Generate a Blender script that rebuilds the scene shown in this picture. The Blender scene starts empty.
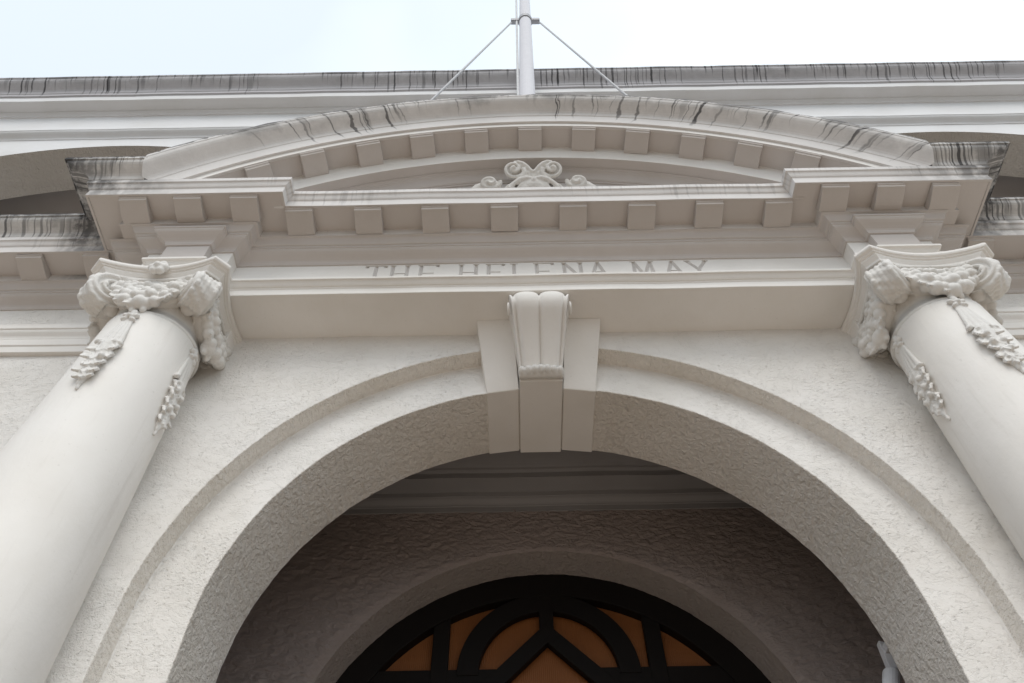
import bpy, bmesh, math, random
from mathutils import Vector, Matrix, Quaternion
PI = math.pi
S = bpy.context.scene
COL = S.collection
random.seed(7)

# ------------------------------------------------------------------ camera
def make_camera():
    yaw, pitch, roll = -8.55e-4, 0.958532640, -0.0164712630
    f = Vector((math.sin(yaw)*math.cos(pitch), math.cos(yaw)*math.cos(pitch), math.sin(pitch)))
    r0 = Vector((math.cos(yaw), -math.sin(yaw), 0)); u0 = r0.cross(f)
    c, s = math.cos(roll), math.sin(roll)
    r = c*r0 + s*u0; u = -s*r0 + c*u0
    cd = bpy.data.cameras.new('camera'); co = bpy.data.objects.new('camera', cd); COL.objects.link(co)
    m = Matrix((r, u, -f)).transposed().to_4x4()
    m.translation = Vector((-0.17336744, -2.60054532, -1.89508663))
    co.matrix_world = m
    cd.sensor_fit = 'HORIZONTAL'; cd.sensor_width = 36.0
    cd.lens = 775.028*36.0/1024
    cd.clip_start = 0.05; cd.clip_end = 2000
    S.camera = co
make_camera()

# ------------------------------------------------------------------ sky, sun, exposure
SUN_EL, SUN_AZ = math.radians(52), math.radians(179)      # azimuth from +Y (into the building), clockwise
w = bpy.data.worlds.new('World'); S.world = w; w.use_nodes = True
nt = w.node_tree; nt.nodes.clear()
out = nt.nodes.new('ShaderNodeOutputWorld'); bg = nt.nodes.new('ShaderNodeBackground')
sky = nt.nodes.new('ShaderNodeTexSky'); sky.sky_type = 'NISHITA'; sky.sun_disc = False
sky.sun_elevation = SUN_EL; sky.sun_rotation = SUN_AZ; sky.dust_density = 4.0; sky.air_density = 1.0
tc = nt.nodes.new('ShaderNodeTexCoord'); nz = nt.nodes.new('ShaderNodeTexNoise'); nz.inputs['Scale'].default_value = 1.3; nz.inputs['Detail'].default_value = 4
rp = nt.nodes.new('ShaderNodeMapRange'); rp.inputs['From Min'].default_value = .35; rp.inputs['From Max'].default_value = .65
rp.inputs['To Min'].default_value = .64; rp.inputs['To Max'].default_value = .97
mx = nt.nodes.new('ShaderNodeMix'); mx.data_type = 'RGBA'
mx.inputs[7].default_value = (9.3, 10.2, 10.9, 1)           # thin bright cloud layer over the blue
nt.links.new(tc.outputs['Generated'], nz.inputs['Vector']); 
sxy = nt.nodes.new('ShaderNodeSeparateXYZ'); nt.links.new(tc.outputs['Generated'], sxy.inputs[0])   # cloud thins out to the left, thickens to the right
grad = nt.nodes.new('ShaderNodeMath'); grad.operation = 'MULTIPLY_ADD'; grad.inputs[1].default_value = .38
nt.links.new(sxy.outputs[0], grad.inputs[0]); nt.links.new(nz.outputs['Fac'], grad.inputs[2]); nt.links.new(grad.outputs[0], rp.inputs['Value'])
nt.links.new(rp.outputs['Result'], mx.inputs[0]); nt.links.new(sky.outputs['Color'], mx.inputs[6])
hz = nt.nodes.new('ShaderNodeMapRange'); hz.inputs['From Min'].default_value = 0; hz.inputs['From Max'].default_value = .85
hz.inputs['To Min'].default_value = .92; hz.inputs['To Max'].default_value = 1.0; nt.links.new(sxy.outputs[2], hz.inputs['Value'])
hm = nt.nodes.new('ShaderNodeMix'); hm.data_type = 'RGBA'; hm.blend_type = 'MULTIPLY'; hm.inputs[0].default_value = 1
nt.links.new(mx.outputs[2], hm.inputs[6]); nt.links.new(hz.outputs['Result'], hm.inputs[7])      # overcast: zenith brighter than the horizon
nt.links.new(hm.outputs[2], bg.inputs['Color']); bg.inputs['Strength'].default_value = 0.098
nt.links.new(bg.outputs['Background'], out.inputs['Surface'])

sd = bpy.data.lights.new('sun', 'SUN'); sd.energy = 0.9; sd.angle = math.radians(35); sd.color = (1, .97, .92)
so = bpy.data.objects.new('sun', sd); COL.objects.link(so)
sdir = Vector((math.sin(SUN_AZ)*math.cos(SUN_EL), math.cos(SUN_AZ)*math.cos(SUN_EL), math.sin(SUN_EL)))
so.rotation_euler = sdir.to_track_quat('Z', 'Y').to_euler(); so.location = sdir*30
S.view_settings.view_transform = 'Standard'; S.view_settings.look = 'None'
S.view_settings.gamma = 1; S.view_settings.exposure = 0.43; S.view_settings.use_curve_mapping = False
S.render.engine = 'CYCLES'
S.cycles.max_bounces = 8; S.cycles.diffuse_bounces = 5

# ------------------------------------------------------------------ materials
def new_mat(name, rough=.8, spec=.25):
    m = bpy.data.materials.new(name); m.use_nodes = True
    b = m.node_tree.nodes['Principled BSDF']
    b.inputs['Roughness'].default_value = rough; b.inputs['Specular IOR Level'].default_value = spec
    return m, m.node_tree, b
def N(t, typ, **kw):
    n = t.nodes.new(typ)
    for k, v in kw.items():
        if k in n.inputs: n.inputs[k].default_value = v
        else: setattr(n, k, v)
    return n
def math_n(t, op, a, b=None, c=None):
    n = t.nodes.new('ShaderNodeMath'); n.operation = op
    for i, v in enumerate((a, b, c)):
        if v is None: continue
        if isinstance(v, (int, float)): n.inputs[i].default_value = v
        else: t.links.new(v, n.inputs[i])
    return n.outputs[0]
def mixc(t, fac, a, b):
    n = t.nodes.new('ShaderNodeMix'); n.data_type = 'RGBA'
    for i, v in ((0, fac), (6, a), (7, b)):
        if hasattr(v, 'links'): t.links.new(v, n.inputs[i])
        else: n.inputs[i].default_value = v if i == 0 else (*v, 1)
    return n.outputs[2]
def coords(t, scale=(1, 1, 1)):
    c = N(t, 'ShaderNodeTexCoord'); m = N(t, 'ShaderNodeMapping'); m.inputs['Scale'].default_value = scale
    t.links.new(c.outputs['Object'], m.inputs['Vector']); return m.outputs['Vector']
def noise(t, vec, scale, detail=4, rough=.55, dist=0):
    n = N(t, 'ShaderNodeTexNoise'); n.inputs['Scale'].default_value = scale; n.inputs['Detail'].default_value = detail
    n.inputs['Roughness'].default_value = rough; n.inputs['Distortion'].default_value = dist
    t.links.new(vec, n.inputs['Vector']); return n.outputs['Fac']
def rng(t, v, a, b, c, d):
    n = N(t, 'ShaderNodeMapRange'); t.links.new(v, n.inputs['Value'])
    for k, x in (('From Min', a), ('From Max', b), ('To Min', c), ('To Max', d)): n.inputs[k].default_value = x
    return n.outputs['Result']
def bump(t, b, h, strength, dist, prev=None):
    n = N(t, 'ShaderNodeBump'); n.inputs['Strength'].default_value = strength; n.inputs['Distance'].default_value = dist
    t.links.new(h, n.inputs['Height'])
    if prev: t.links.new(prev, n.inputs['Normal'])
    t.links.new(n.outputs['Normal'], b.inputs['Normal']); return n.outputs['Normal']

WHITE = (.79, .765, .732)
def plaster(name, base=WHITE, kind='smooth', rough=.75):
    m, t, b = new_mat(name, rough)
    v = coords(t)
    big = noise(t, v, 1.7, 5); fine = noise(t, v, 45, 3)
    dark = tuple(x*.86*k for x, k in zip(base, (1, .98, .94)))
    c = mixc(t, rng(t, big, .42, .72, 0, .6), base, dark)
    # a few small grubby specks and scuffs
    sp = noise(t, v, 70, 2, .4)
    c = mixc(t, rng(t, sp, .70, .78, 0, .18), c, (.42, .39, .35))
    t.links.new(c, b.inputs['Base Color'])
    if kind == 'smooth':
        n1 = bump(t, b, noise(t, v, 9, 4), .25, .01)
        bump(t, b, fine, .12, .004, n1)
    elif kind == 'brushed':
        n1 = bump(t, b, noise(t, coords(t, (1, 1, .35)), 5, 3), .35, .02)
        n2 = bump(t, b, noise(t, coords(t, (1, 1, .5)), 26, 4, .6), .22, .006, n1); bump(t, b, fine, .14, .004, n2)
        st = noise(t, coords(t, (9, 9, .7)), 2.2, 4, .6)
        t.links.new(mixc(t, rng(t, st, .56, .72, 0, .30), c, (.60, .565, .52)), b.inputs['Base Color'])
    elif kind == 'carved':
        n1 = bump(t, b, noise(t, v, 60, 4), .35, .005); bump(t, b, noise(t, v, 24, 3, .6, .8), .4, .010, n1)
    elif kind == 'stucco':
        vs = coords(t, (1, 1, 1.4))
        w1 = noise(t, vs, 9, 6, .62, .6); w2 = noise(t, vs, 52, 4, .62, .4)
        patch = rng(t, noise(t, v, 2.6, 3), .38, .62, .25, 1.35)
        pit = math_n(t, 'MULTIPLY', rng(t, noise(t, vs, 46, 3, .6), .58, .70, 1, 0), patch); w2 = math_n(t, 'MULTIPLY', w2, patch)
        ridged = math_n(t, 'ABSOLUTE', math_n(t, 'SUBTRACT', w1, .5))
        n1 = bump(t, b, rng(t, ridged, 0, .03, 0, 1), .34, .008)
        n2 = bump(t, b, w2, .50, .011, n1)
        bump(t, b, pit, .55, .009, n2)
    elif kind == 'soffit':
        vs = coords(t, (1, .8, 1))
        w2 = noise(t, vs, 38, 4, .6, .5); w1 = noise(t, vs, 14, 4, .6, .5)
        n1 = bump(t, b, w1, .45, .018); n2 = bump(t, b, noise(t, vs, 42, 4, .62, .4), 1.0, .022, n1); bump(t, b, noise(t, v, 95, 3), .5, .006, n2)
    elif kind == 'rough':
        vs = coords(t, (1, 1, 1.7))
        w1 = noise(t, vs, 7, 6, .62, 1.2); w2 = noise(t, vs, 24, 5, .62, 1.0)
        ridged = math_n(t, 'ABSOLUTE', math_n(t, 'SUBTRACT', w1, .5))
        n1 = bump(t, b, w2, .7, .02)
    return m
def stained(name, top, length, radial=None, amount=1.0, base=(.66, .64, .62), freq=9.0, edge=.03, zone=None, cover=.5):
    """Painted moulding with black mould runs hanging from its top edge. radial = z of the arc centre for the curved cornice;
    zone = (x0, x1): the mould thickens from |x|=x0 to |x|=x1."""
    m, t, b = new_mat(name, .8)
    c = N(t, 'ShaderNodeTexCoord'); sx = N(t, 'ShaderNodeSeparateXYZ'); t.links.new(c.outputs['Object'], sx.inputs[0])
    X, Y, Z = sx.outputs
    wob = noise(t, c.outputs['Object'], 7, 3)
    if radial is None:
        g = N(t, 'ShaderNodeNewGeometry'); sn = N(t, 'ShaderNodeSeparateXYZ'); t.links.new(g.outputs['True Normal'], sn.inputs[0])
        side = math_n(t, 'GREATER_THAN', math_n(t, 'ABSOLUTE', sn.outputs[0]), math_n(t, 'ABSOLUTE', sn.outputs[1]))
        along = math_n(t, 'ADD', math_n(t, 'MULTIPLY', X, math_n(t, 'SUBTRACT', 1.0, side)), math_n(t, 'MULTIPLY', math_n(t, 'ADD', Y, 7.3), side))
        up = Z
    else:
        zz = math_n(t, 'SUBTRACT', Z, radial)
        along = math_n(t, 'MULTIPLY', math_n(t, 'ARCTAN2', X, zz), 3.2)
        up = math_n(t, 'SQRT', math_n(t, 'ADD', math_n(t, 'MULTIPLY', X, X), math_n(t, 'MULTIPLY', zz, zz)))
    depth = math_n(t, 'SUBTRACT', top, up)
    if radial is not None: along = math_n(t, 'ADD', along, math_n(t, 'MULTIPLY', math_n(t, 'MULTIPLY', depth, X), .28))
    al = math_n(t, 'ADD', along, math_n(t, 'MULTIPLY', wob, .03 if radial is None else .10))
    def n1d(scale, seed, detail=1):
        n = N(t, 'ShaderNodeTexNoise'); n.noise_dimensions = '1D'; n.inputs['Scale'].default_value = scale; n.inputs['Detail'].default_value = detail
        t.links.new(math_n(t, 'ADD', al, seed), n.inputs['W']); return n.outputs['Fac']
    patches = rng(t, n1d(.9, 31.7, 2), cover-.11, cover+.11, .22, 1.0)
    def drips(scale, width, seed, lmul, strength):
        vo = N(t, 'ShaderNodeTexVoronoi'); vo.voronoi_dimensions = '1D'; vo.feature = 'F1'; vo.inputs['Scale'].default_value = scale
        t.links.new(math_n(t, 'ADD', al, seed), vo.inputs['W'])
        cs = N(t, 'ShaderNodeSeparateColor'); t.links.new(vo.outputs['Color'], cs.inputs[0]); r_, g_, b_ = cs.outputs
        ln = math_n(t, 'MULTIPLY', math_n(t, 'MULTIPLY', math_n(t, 'POWER', r_, .7), length*lmul), patches)
        fd = rng(t, math_n(t, 'SUBTRACT', ln, depth), -.015, .07, 0, 1)
        taper = math_n(t, 'MULTIPLY', math_n(t, 'MULTIPLY_ADD', g_, width*scale*1.3, width*scale*.5), math_n(t, 'MULTIPLY_ADD', fd, .6, .4))
        line = rng(t, math_n(t, 'SUBTRACT', taper, vo.outputs['Distance']), -.25*width*scale, .6*width*scale, 0, 1)
        return math_n(t, 'MULTIPLY', math_n(t, 'MULTIPLY', line, fd), math_n(t, 'MULTIPLY_ADD', b_, strength*.45, strength*.55))
    runs = math_n(t, 'MAXIMUM', math_n(t, 'MAXIMUM', drips(freq, .0080, 11.3, 1.6, 1.0), drips(freq*2.3, .0055, 57.0, 1.4, .9)), drips(freq*.4, .016, 91.0, 1.3, .6))
    grime_n = noise(t, c.outputs['Object'], 16, 5, .65)
    big_p = rng(t, n1d(1.7, 77.0, 2), .50, .68, .5, 3.6)                       # some stretches carry a thick black crust along the edge
    ed = rng(t, math_n(t, 'DIVIDE', math_n(t, 'ADD', depth, math_n(t, 'MULTIPLY', math_n(t, 'SUBTRACT', grime_n, .5), edge*3.2)), big_p), 0, edge, .97, 0)
    wash = math_n(t, 'MULTIPLY', math_n(t, 'MULTIPLY', rng(t, grime_n, .35, .7, 0, .45), patches), rng(t, depth, 0, length, 1, 0))
    tot = math_n(t, 'MAXIMUM', math_n(t, 'MAXIMUM', runs, ed), wash)
    if zone:
        zf = math_n(t, 'MULTIPLY', rng(t, math_n(t, 'ABSOLUTE', X), zone[0], zone[1], 0, 1), rng(t, math_n(t, 'ABSOLUTE', X), 2.93, 3.08, 1, 0))
        zz_ = math_n(t, 'MULTIPLY', zf, math_n(t, 'MULTIPLY', rng(t, math_n(t, 'MULTIPLY_ADD', n1d(9, 5.0, 3), .45, math_n(t, 'MULTIPLY', grime_n, .6)), .38, .58, .10, 1.0), rng(t, depth, 0, length*1.9, 1, .25)))
        tot = math_n(t, 'MAXIMUM', math_n(t, 'MULTIPLY', tot, rng(t, zf, 0, 1, zone[2], 1)), zz_)
    tot = math_n(t, 'MULTIPLY', math_n(t, 'MINIMUM', tot, 1.0), amount)
    v = coords(t); big = noise(t, v, 3, 4)
    cc = mixc(t, rng(t, big, .4, .7, 0, .6), base, tuple(x*.85 for x in base))
    cc = mixc(t, tot, cc, (.022, .021, .023))
    t.links.new(cc, b.inputs['Base Color'])
    n1 = bump(t, b, noise(t, v, 12, 4), .3, .01); bump(t, b, grime_n, .25, .006, n1)
    return m
def flat(name, col, rough=.5, spec=.4, var=.12, scale=20, metal=0):
    m, t, b = new_mat(name, rough, spec); v = coords(t)
    t.links.new(mixc(t, rng(t, noise(t, v, scale, 4), .35, .7, 0, 1), col, tuple(x*(1-var) for x in col)), b.inputs['Base Color'])
    b.inputs['Metallic'].default_value = metal
    bump(t, b, noise(t, v, scale*2, 3), .12, .003)
    return m
M = {}
M['stucco'] = plaster('rough_white_stucco', kind='stucco')
M['soffit'] = plaster('trowelled_white_render', base=(.80, .76, .705), kind='soffit')
M['smooth'] = plaster('smooth_white_plaster')
M['column'] = plaster('painted_column_plaster', base=(.80, .775, .74), rough=.6, kind='brushed')
M['carved'] = plaster('carved_white_plaster', base=(.71, .69, .66), kind='carved')
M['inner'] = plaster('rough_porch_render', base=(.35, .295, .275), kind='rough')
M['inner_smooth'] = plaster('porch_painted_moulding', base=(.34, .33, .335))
M['bed'] = plaster('greyer_cornice_plaster', base=(.57, .53, .505))  # one greyer base for bed moulds, modillions, tympanum and corona undersides
M['upper'] = plaster('upper_wall_white_paint', base=(.76, .755, .755), rough=.8)
M['end_cyma'] = stained('stained_end_moulding', 2.70, .24, amount=1.0, edge=.040, freq=13, zone=(2.45, 2.88, .95), cover=.34)
M['rake'] = stained('stained_curved_moulding', 3.30, .17, radial=.4646, amount=.85, edge=.026, freq=6.5, base=(.70, .675, .655), cover=.46)
M['corona'] = stained('stained_corona_moulding', 2.557, .13, amount=.85, edge=.002, freq=13, base=(.70, .675, .655), zone=(2.1, 2.65, .28), cover=.56)
M['parapet'] = stained('stained_parapet_moulding', 6.463, .21, amount=.9, edge=.020, freq=7, base=(.54, .525, .535), cover=.42)
M['groove'] = flat('shaded_letter_cut', (.68, .65, .62), .9)  # cut faces coloured darker than the panel, adding shade to the grooves
M['frame'] = flat('dark_stained_timber', (.008, .006, .005), .6, .15)
M['pole'] = flat('painted_steel_pole', (.74, .73, .76), .85, .12, .05)
M['rope'] = flat('white_halyard_rope', (.70, .70, .70), .8)
M['wire'] = flat('galvanised_wire', (.50, .50, .51), .5)
M['collar'] = flat('grey_steel_collar', (.36, .36, .38), .5)
M['camera_shell'] = flat('camera_white_plastic', (.80, .80, .82), .4)
M['lens'] = flat('black_lens_glass', (.01, .01, .012), .12)
M['pavement'] = flat('granite_pavement', (.13, .115, .10), .8, .3, .3, 3)
M['bounce_ground'] = flat('pale_bounce_ground', (.50, .40, .31), .8, .3, .12, 3)  # pale warm colour chosen to throw light back up at the facade
M['floor'] = flat('porch_floor_tile', (.27, .225, .19), .6, .3, .3, 3)
M['door'] = flat('dark_door_timber', (.035, .018, .010), .5)
def glass_mat():
    m, t, b = new_mat('amber_ribbed_glass', .35, .4)
    v = coords(t, (1, 1, 1)); n = noise(t, v, 3.5, 3); wv = N(t, 'ShaderNodeTexWave'); wv.inputs['Scale'].default_value = 26; wv.inputs['Distortion'].default_value = 1.5
    t.links.new(v, wv.inputs['Vector'])
    c = mixc(t, n, (.17, .058, .016), (.27, .100, .030))
    t.links.new(c, b.inputs['Base Color']); b.inputs['Transmission Weight'].default_value = 0.0
    bump(t, b, wv.outputs['Fac'], .4, .004)
    return m
M['glass'] = glass_mat()

# ------------------------------------------------------------------ helpers
def link(name, bm, mat, parent=None, bevel=0, smooth=False, label=None):
    bmesh.ops.recalc_face_normals(bm, faces=bm.faces)
    me = bpy.data.meshes.new(name); bm.to_mesh(me); bm.free()
    for mm in (mat if isinstance(mat, (list, tuple)) else [mat]): me.materials.append(mm)
    o = bpy.data.objects.new(name, me); COL.objects.link(o)
    if parent: o.parent = parent
    if smooth:
        for p in me.polygons: p.use_smooth = True
    if bevel:
        b = o.modifiers.new('edge', 'BEVEL'); b.width = bevel; b.segments = 2; b.limit_method = 'ANGLE'; b.angle_limit = math.radians(35)
        b.harden_normals = False
    if label: o['label'] = label
    return o
def thing(name, label, cat, loc=(0, 0, 0), group=None):
    o = bpy.data.objects.new(name, None); COL.objects.link(o); o.location = loc; o.empty_display_size = .1
    o['label'] = label; o['category'] = cat
    if group: o['group'] = group
    return o
def part_empty(name, parent, label=None):
    o = bpy.data.objects.new(name, None); COL.objects.link(o); o.parent = parent; o.empty_display_size = .1
    if label: o['label'] = label
    return o
def dup(src, parent, loc=None, rot=None, name=None, label=None):
    if loc is not None: loc = (loc[0]+random.uniform(-.004, .004), loc[1]+random.uniform(-.003, .003), loc[2]-random.uniform(0, .002))
    rot = tuple((rot or (0, 0, 0))[i]+random.uniform(-.009, .009) for i in range(3))
    c = src.copy(); COL.objects.link(c); c.parent = parent
    if loc is not None: c.location = loc
    if rot is not None: c.rotation_euler = rot
    return c
def box(bm, x0, x1, y0, y1, z0, z1):
    vs = [bm.verts.new((x, y, z)) for x in (x0, x1) for y in (y0, y1) for z in (z0, z1)]
    for f in ((0, 1, 3, 2), (4, 6, 7, 5), (0, 4, 5, 1), (2, 3, 7, 6), (0, 2, 6, 4), (1, 5, 7, 3)): bm.faces.new([vs[i] for i in f])
def hexa(bm, a, b):          # two quads (same winding) joined
    va = [bm.verts.new(p) for p in a]; vb = [bm.verts.new(p) for p in b]; n = len(va)
    bm.faces.new(va[::-1]); bm.faces.new(vb)
    for i in range(n): bm.faces.new((va[i], va[(i+1) % n], vb[(i+1) % n], vb[i]))
def sweep(bm, prof, path, wob=0):
    """closed profile [(outward, z)] along a plan polyline, mitred; outward is to the right of travel (-Y when going +X)"""
    P0 = [Vector(p) for p in path]; P = [P0[0]]; wobs = [0]
    for a, b in zip(P0, P0[1:]):
        n_ = int((b-a).length/.22)
        for q in range(1, n_): P.append(a.lerp(b, q/n_)); wobs.append(1)
        P.append(b); wobs.append(0)
    rings = []
    nrm = [Vector(((b-a).y, -(b-a).x)).normalized() for a, b in zip(P, P[1:])]
    for i, p in enumerate(P):
        if i == 0: k = nrm[0]
        elif i == len(P)-1: k = nrm[-1]
        else: k = (nrm[i-1]+nrm[i])/(1+nrm[i-1].dot(nrm[i]))
        dz = wobs[i]*(.0016*math.sin(p.x*5.1+prof[1][1]*7)+.0012*math.sin(p.x*11.7+2)); do = wobs[i]*.0015*math.sin(p.x*7.3+prof[1][1]*3)
        rings.append([bm.verts.new((p.x+k.x*(o+do), p.y+k.y*(o+do), z+dz)) for o, z in prof])
    n = len(prof)
    for a, b in zip(rings, rings[1:]):
        for i in range(n): bm.faces.new((a[i], a[(i+1) % n], b[(i+1) % n], b[i]))
    bm.faces.new(rings[0]); bm.faces.new(rings[-1][::-1])
def revolve(bm, prof, zc, a0, a1, seg):
    """closed profile [(radius, y)] about the axis x=0,z=zc parallel to Y; angle from vertical"""
    rings = []
    for i in range(seg+1):
        a = a0+(a1-a0)*i/seg
        rings.append([bm.verts.new((r*math.sin(a), y, zc+r*math.cos(a))) for r, y in prof])
    n = len(prof)
    for a, b in zip(rings, rings[1:]):
        for i in range(n): bm.faces.new((a[i], a[(i+1) % n], b[(i+1) % n], b[i]))
    bm.faces.new(rings[0]); bm.faces.new(rings[-1][::-1])
def scurve(p0, p1, n=8, rev=False, amt=1.0):
    """cyma between two profile points: steep ends or steep middle"""
    o = []
    for i in range(n+1):
        t = i/n; s = t - amt*math.sin(2*PI*t)/(2*PI)*.9
        if rev: o.append((p0[0]+(p1[0]-p0[0])*s, p0[1]+(p1[1]-p0[1])*t))
        else: o.append((p0[0]+(p1[0]-p0[0])*t, p0[1]+(p1[1]-p0[1])*s))
    return o
def tube(bm, pts, radii, seg=8, caps=True):
    P = [Vector(p) for p in pts]; rings = []; n = len(P)
    if isinstance(radii, (int, float)): radii = [radii]*n
    ref = None
    for i, p in enumerate(P):
        d = (P[min(i+1, n-1)]-P[max(i-1, 0)]).normalized()
        if ref is None: ref = d.orthogonal().normalized()
        ref = (ref-d*ref.dot(d)).normalized(); s = d.cross(ref)
        rings.append([bm.verts.new(p+(ref*math.cos(2*PI*k/seg)+s*math.sin(2*PI*k/seg))*radii[i]) for k in range(seg)])
    for a, b in zip(rings, rings[1:]):
        for k in range(seg): bm.faces.new((a[k], a[(k+1) % seg], b[(k+1) % seg], b[k]))
    if caps: bm.faces.new(rings[0][::-1]); bm.faces.new(rings[-1])
def lathe(bm, prof, seg=48, center=(0, 0)):
    rings = [[bm.verts.new((center[0]+r*math.cos(2*PI*k/seg), center[1]+r*math.sin(2*PI*k/seg), z)) for k in range(seg)] for r, z in prof]
    for a, b in zip(rings, rings[1:]):
        for k in range(seg): bm.faces.new((a[k], a[(k+1) % seg], b[(k+1) % seg], b[k]))
    bm.faces.new(rings[0][::-1]); bm.faces.new(rings[-1])
def blob(bm, p, r, rot=None, sub=2):
    """ellipsoid, r = scalar or 3 radii"""
    rr = (r, r, r) if isinstance(r, (int, float)) else r
    m = Matrix.Translation(p) @ ((rot or Matrix.Identity(3)).to_4x4()) @ Matrix.Diagonal((*rr, 1))
    bmesh.ops.create_icosphere(bm, subdivisions=sub, radius=1, matrix=m)
def leaf(bm, p, d, n, L, Wd, curl=.35, th=.009):
    """carved leaf: starts at p, grows along d, faces n; pointed, lobed, with a sunk midrib and a lifting tip"""
    p, d, n = Vector(p), Vector(d).normalized(), Vector(n); n = (n-d*n.dot(d)).normalized(); w_ = d.cross(n); NL, NW = 12, 6
    top, bot = [], []
    for i in range(NL+1):
        t = i/NL; hw = Wd*(math.sin(PI*min(1, t*.93+.05))**.75)*(1+.22*math.cos(t*PI*6)) if i < NL else .001
        ra, rb = [], []
        for k in range(NW+1):
            u = -1+2*k/NW; h = .010*abs(u)*(1-t*.4)-.012*u*u+curl*L*t*t+.004*math.cos(u*PI*3)*math.sin(PI*t)
            q = p+d*(L*t*(1-.12*abs(u)))+w_*(hw*u)+n*h; ra.append(bm.verts.new(q+n*th*.5)); rb.append(bm.verts.new(q-n*(th*.8+.010*(1-t))))
        top.append(ra); bot.append(rb)
    for i in range(NL):
        for k in range(NW):
            bm.faces.new((top[i][k], top[i][k+1], top[i+1][k+1], top[i+1][k])); bm.faces.new((bot[i][k], bot[i+1][k], bot[i+1][k+1], bot[i][k+1]))
        for k in (0, NW): bm.faces.new((top[i][k], top[i+1][k], bot[i+1][k], bot[i][k]))
    for i in (0, NL):
        for k in range(NW): bm.faces.new((top[i][k], top[i][k+1], bot[i][k+1], bot[i][k]))
def melt(o, voxel, smooth=2, factor=.5):
    r = o.modifiers.new('melt', 'REMESH'); r.mode = 'VOXEL'; r.voxel_size = voxel; r.use_smooth_shade = True
    s = o.modifiers.new('soften', 'SMOOTH'); s.factor = factor; s.iterations = smooth

# ------------------------------------------------------------------ ground
bm = bmesh.new(); box(bm, -150, 150, -200, -.7, -3.6, -3.5); o = link('pavement', bm, M['pavement']); o['kind'] = 'structure'
bm = bmesh.new(); box(bm, -7, 7, -7.5, -.7, -3.496, -3.47); o = link('bounce_slab', bm, M['bounce_ground']); o['kind'] = 'structure'  # unseen pale slab, added to bounce warm light onto arch and columns
bm = bmesh.new(); box(bm, -30, 30, -.7, 12, -3.5, -3.3); o = link('porch_floor', bm, M['floor']); o['kind'] = 'structure'

# ------------------------------------------------------------------ the building
B = thing('building', 'white stucco colonial building with arched entrance under a segmental pediment', 'building')
R1, R2, D1, YB = 1.5, 1.7535, .109, .562
def jit(a, k): return .0009*math.sin(a*23+k)+.0008*math.sin(a*53+2.1*k)+.0006*math.sin(a*117+k*3.3)+.0004*math.sin(a*191+k*1.7)
def arch_wall():
    bm = bmesh.new(); seg = 240; zt = 1.93; zb = -3.3; wx = 2.45
    def ring(R, y, k):
        pts = [(R+jit(9, k), y, zb), (R+jit(5, k), y, zb*.5)]
        pts = [(R, y, zb), (R, y, zb*.5)]
        for i in range(seg+1):
            a = PI*i/seg; r = R+jit(a, k); pts.append((r*math.cos(a), y, r*math.sin(a)))
        pts += [(-R, y, zb*.5), (-R, y, zb)]
        return [bm.verts.new(p) for p in pts]
    def rect(y):
        pts = [(wx, y, zb), (wx, y, zb*.5)]
        for i in range(seg+1):
            a = PI*i/seg; c, s = math.cos(a), math.sin(a); t = min(wx/abs(c) if abs(c) > 1e-9 else 9e9, zt/s if s > 1e-9 else 9e9)
            pts.append((t*c, y, t*s))
        pts += [(-wx, y, zb*.5), (-wx, y, zb)]
        return [bm.verts.new(p) for p in pts]
    rA = rect(0); r2a = ring(R2, 0, 1.0); r2b = ring(R2, D1, 1.0); r1a = ring(R1, D1, 2.3); r1b = ring(R1, YB, 3.9); rB = rect(YB)
    for mat, a, b in ((0, rA, r2a), (1, r2a, r2b), (0, r2b, r1a), (1, r1a, r1b), (2, r1b, rB)):
        for i in range(len(a)-1):
            f = bm.faces.new((a[i], a[i+1], b[i+1], b[i])); f.material_index = mat
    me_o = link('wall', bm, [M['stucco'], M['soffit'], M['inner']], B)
    b = me_o.modifiers.new('edge', 'BEVEL'); b.width = .006; b.segments = 3; b.limit_method = 'ANGLE'; b.angle_limit = math.radians(40)
    return me_o
arch_wall()
# wing walls either side (same plane) up to the wing architrave
for s in (-1, 1):
    bm = bmesh.new(); box(bm, *sorted((s*2.45, s*12)), .0, .5, -3.3, 1.93)
    link('wing_wall', bm, M['stucco'], B)
# ------------------------------------------------------------------ entablature
ENT = part_empty('entablature', B)
FRZ = [(-2.49, -.02), (-2.49, -.30), (-2.33, -.30), (-2.33, -.40), (-1.83, -.40), (-1.83, -.30),
       (1.83, -.30), (1.83, -.40), (2.33, -.40), (2.33, -.30), (2.49, -.30), (2.49, -.02)]
COR = [(-2.40, -.02), (-2.40, -.395), (-1.83, -.395), (-1.83, -.30), (1.83, -.30), (1.83, -.395), (2.40, -.395), (2.40, -.02)]
XW = 11.0
# architrave (centre + breaks): fascia, cavetto, taenia
arch_prof = [(-.36, 1.883), (0, 1.883), (0, 1.936), (.006, 1.940), (.006, 1.946)] + scurve((.006, 1.946), (.044, 1.974), 5)[1:] + [(.047, 1.976), (.047, 1.994), (-.05, 1.997), (-.36, 1.997)]
bm = bmesh.new(); sweep(bm, arch_prof, [(-2.33, -.05), (-2.33, -.40), (-1.83, -.40), (-1.83, -.30), (1.83, -.30), (1.83, -.40), (2.33, -.40), (2.33, -.05)])
# the little block standing forward over each column
for s in (-1, 1): sweep(bm, arch_prof[1:-2]+[(-.06, 1.997), (-.06, 1.883)], [(s*2.08-.135, -.38), (s*2.08-.135, -.45), (s*2.08+.135, -.45), (s*2.08+.135, -.38)])
link('architrave', bm, M['smooth'], ENT, .003)
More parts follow.
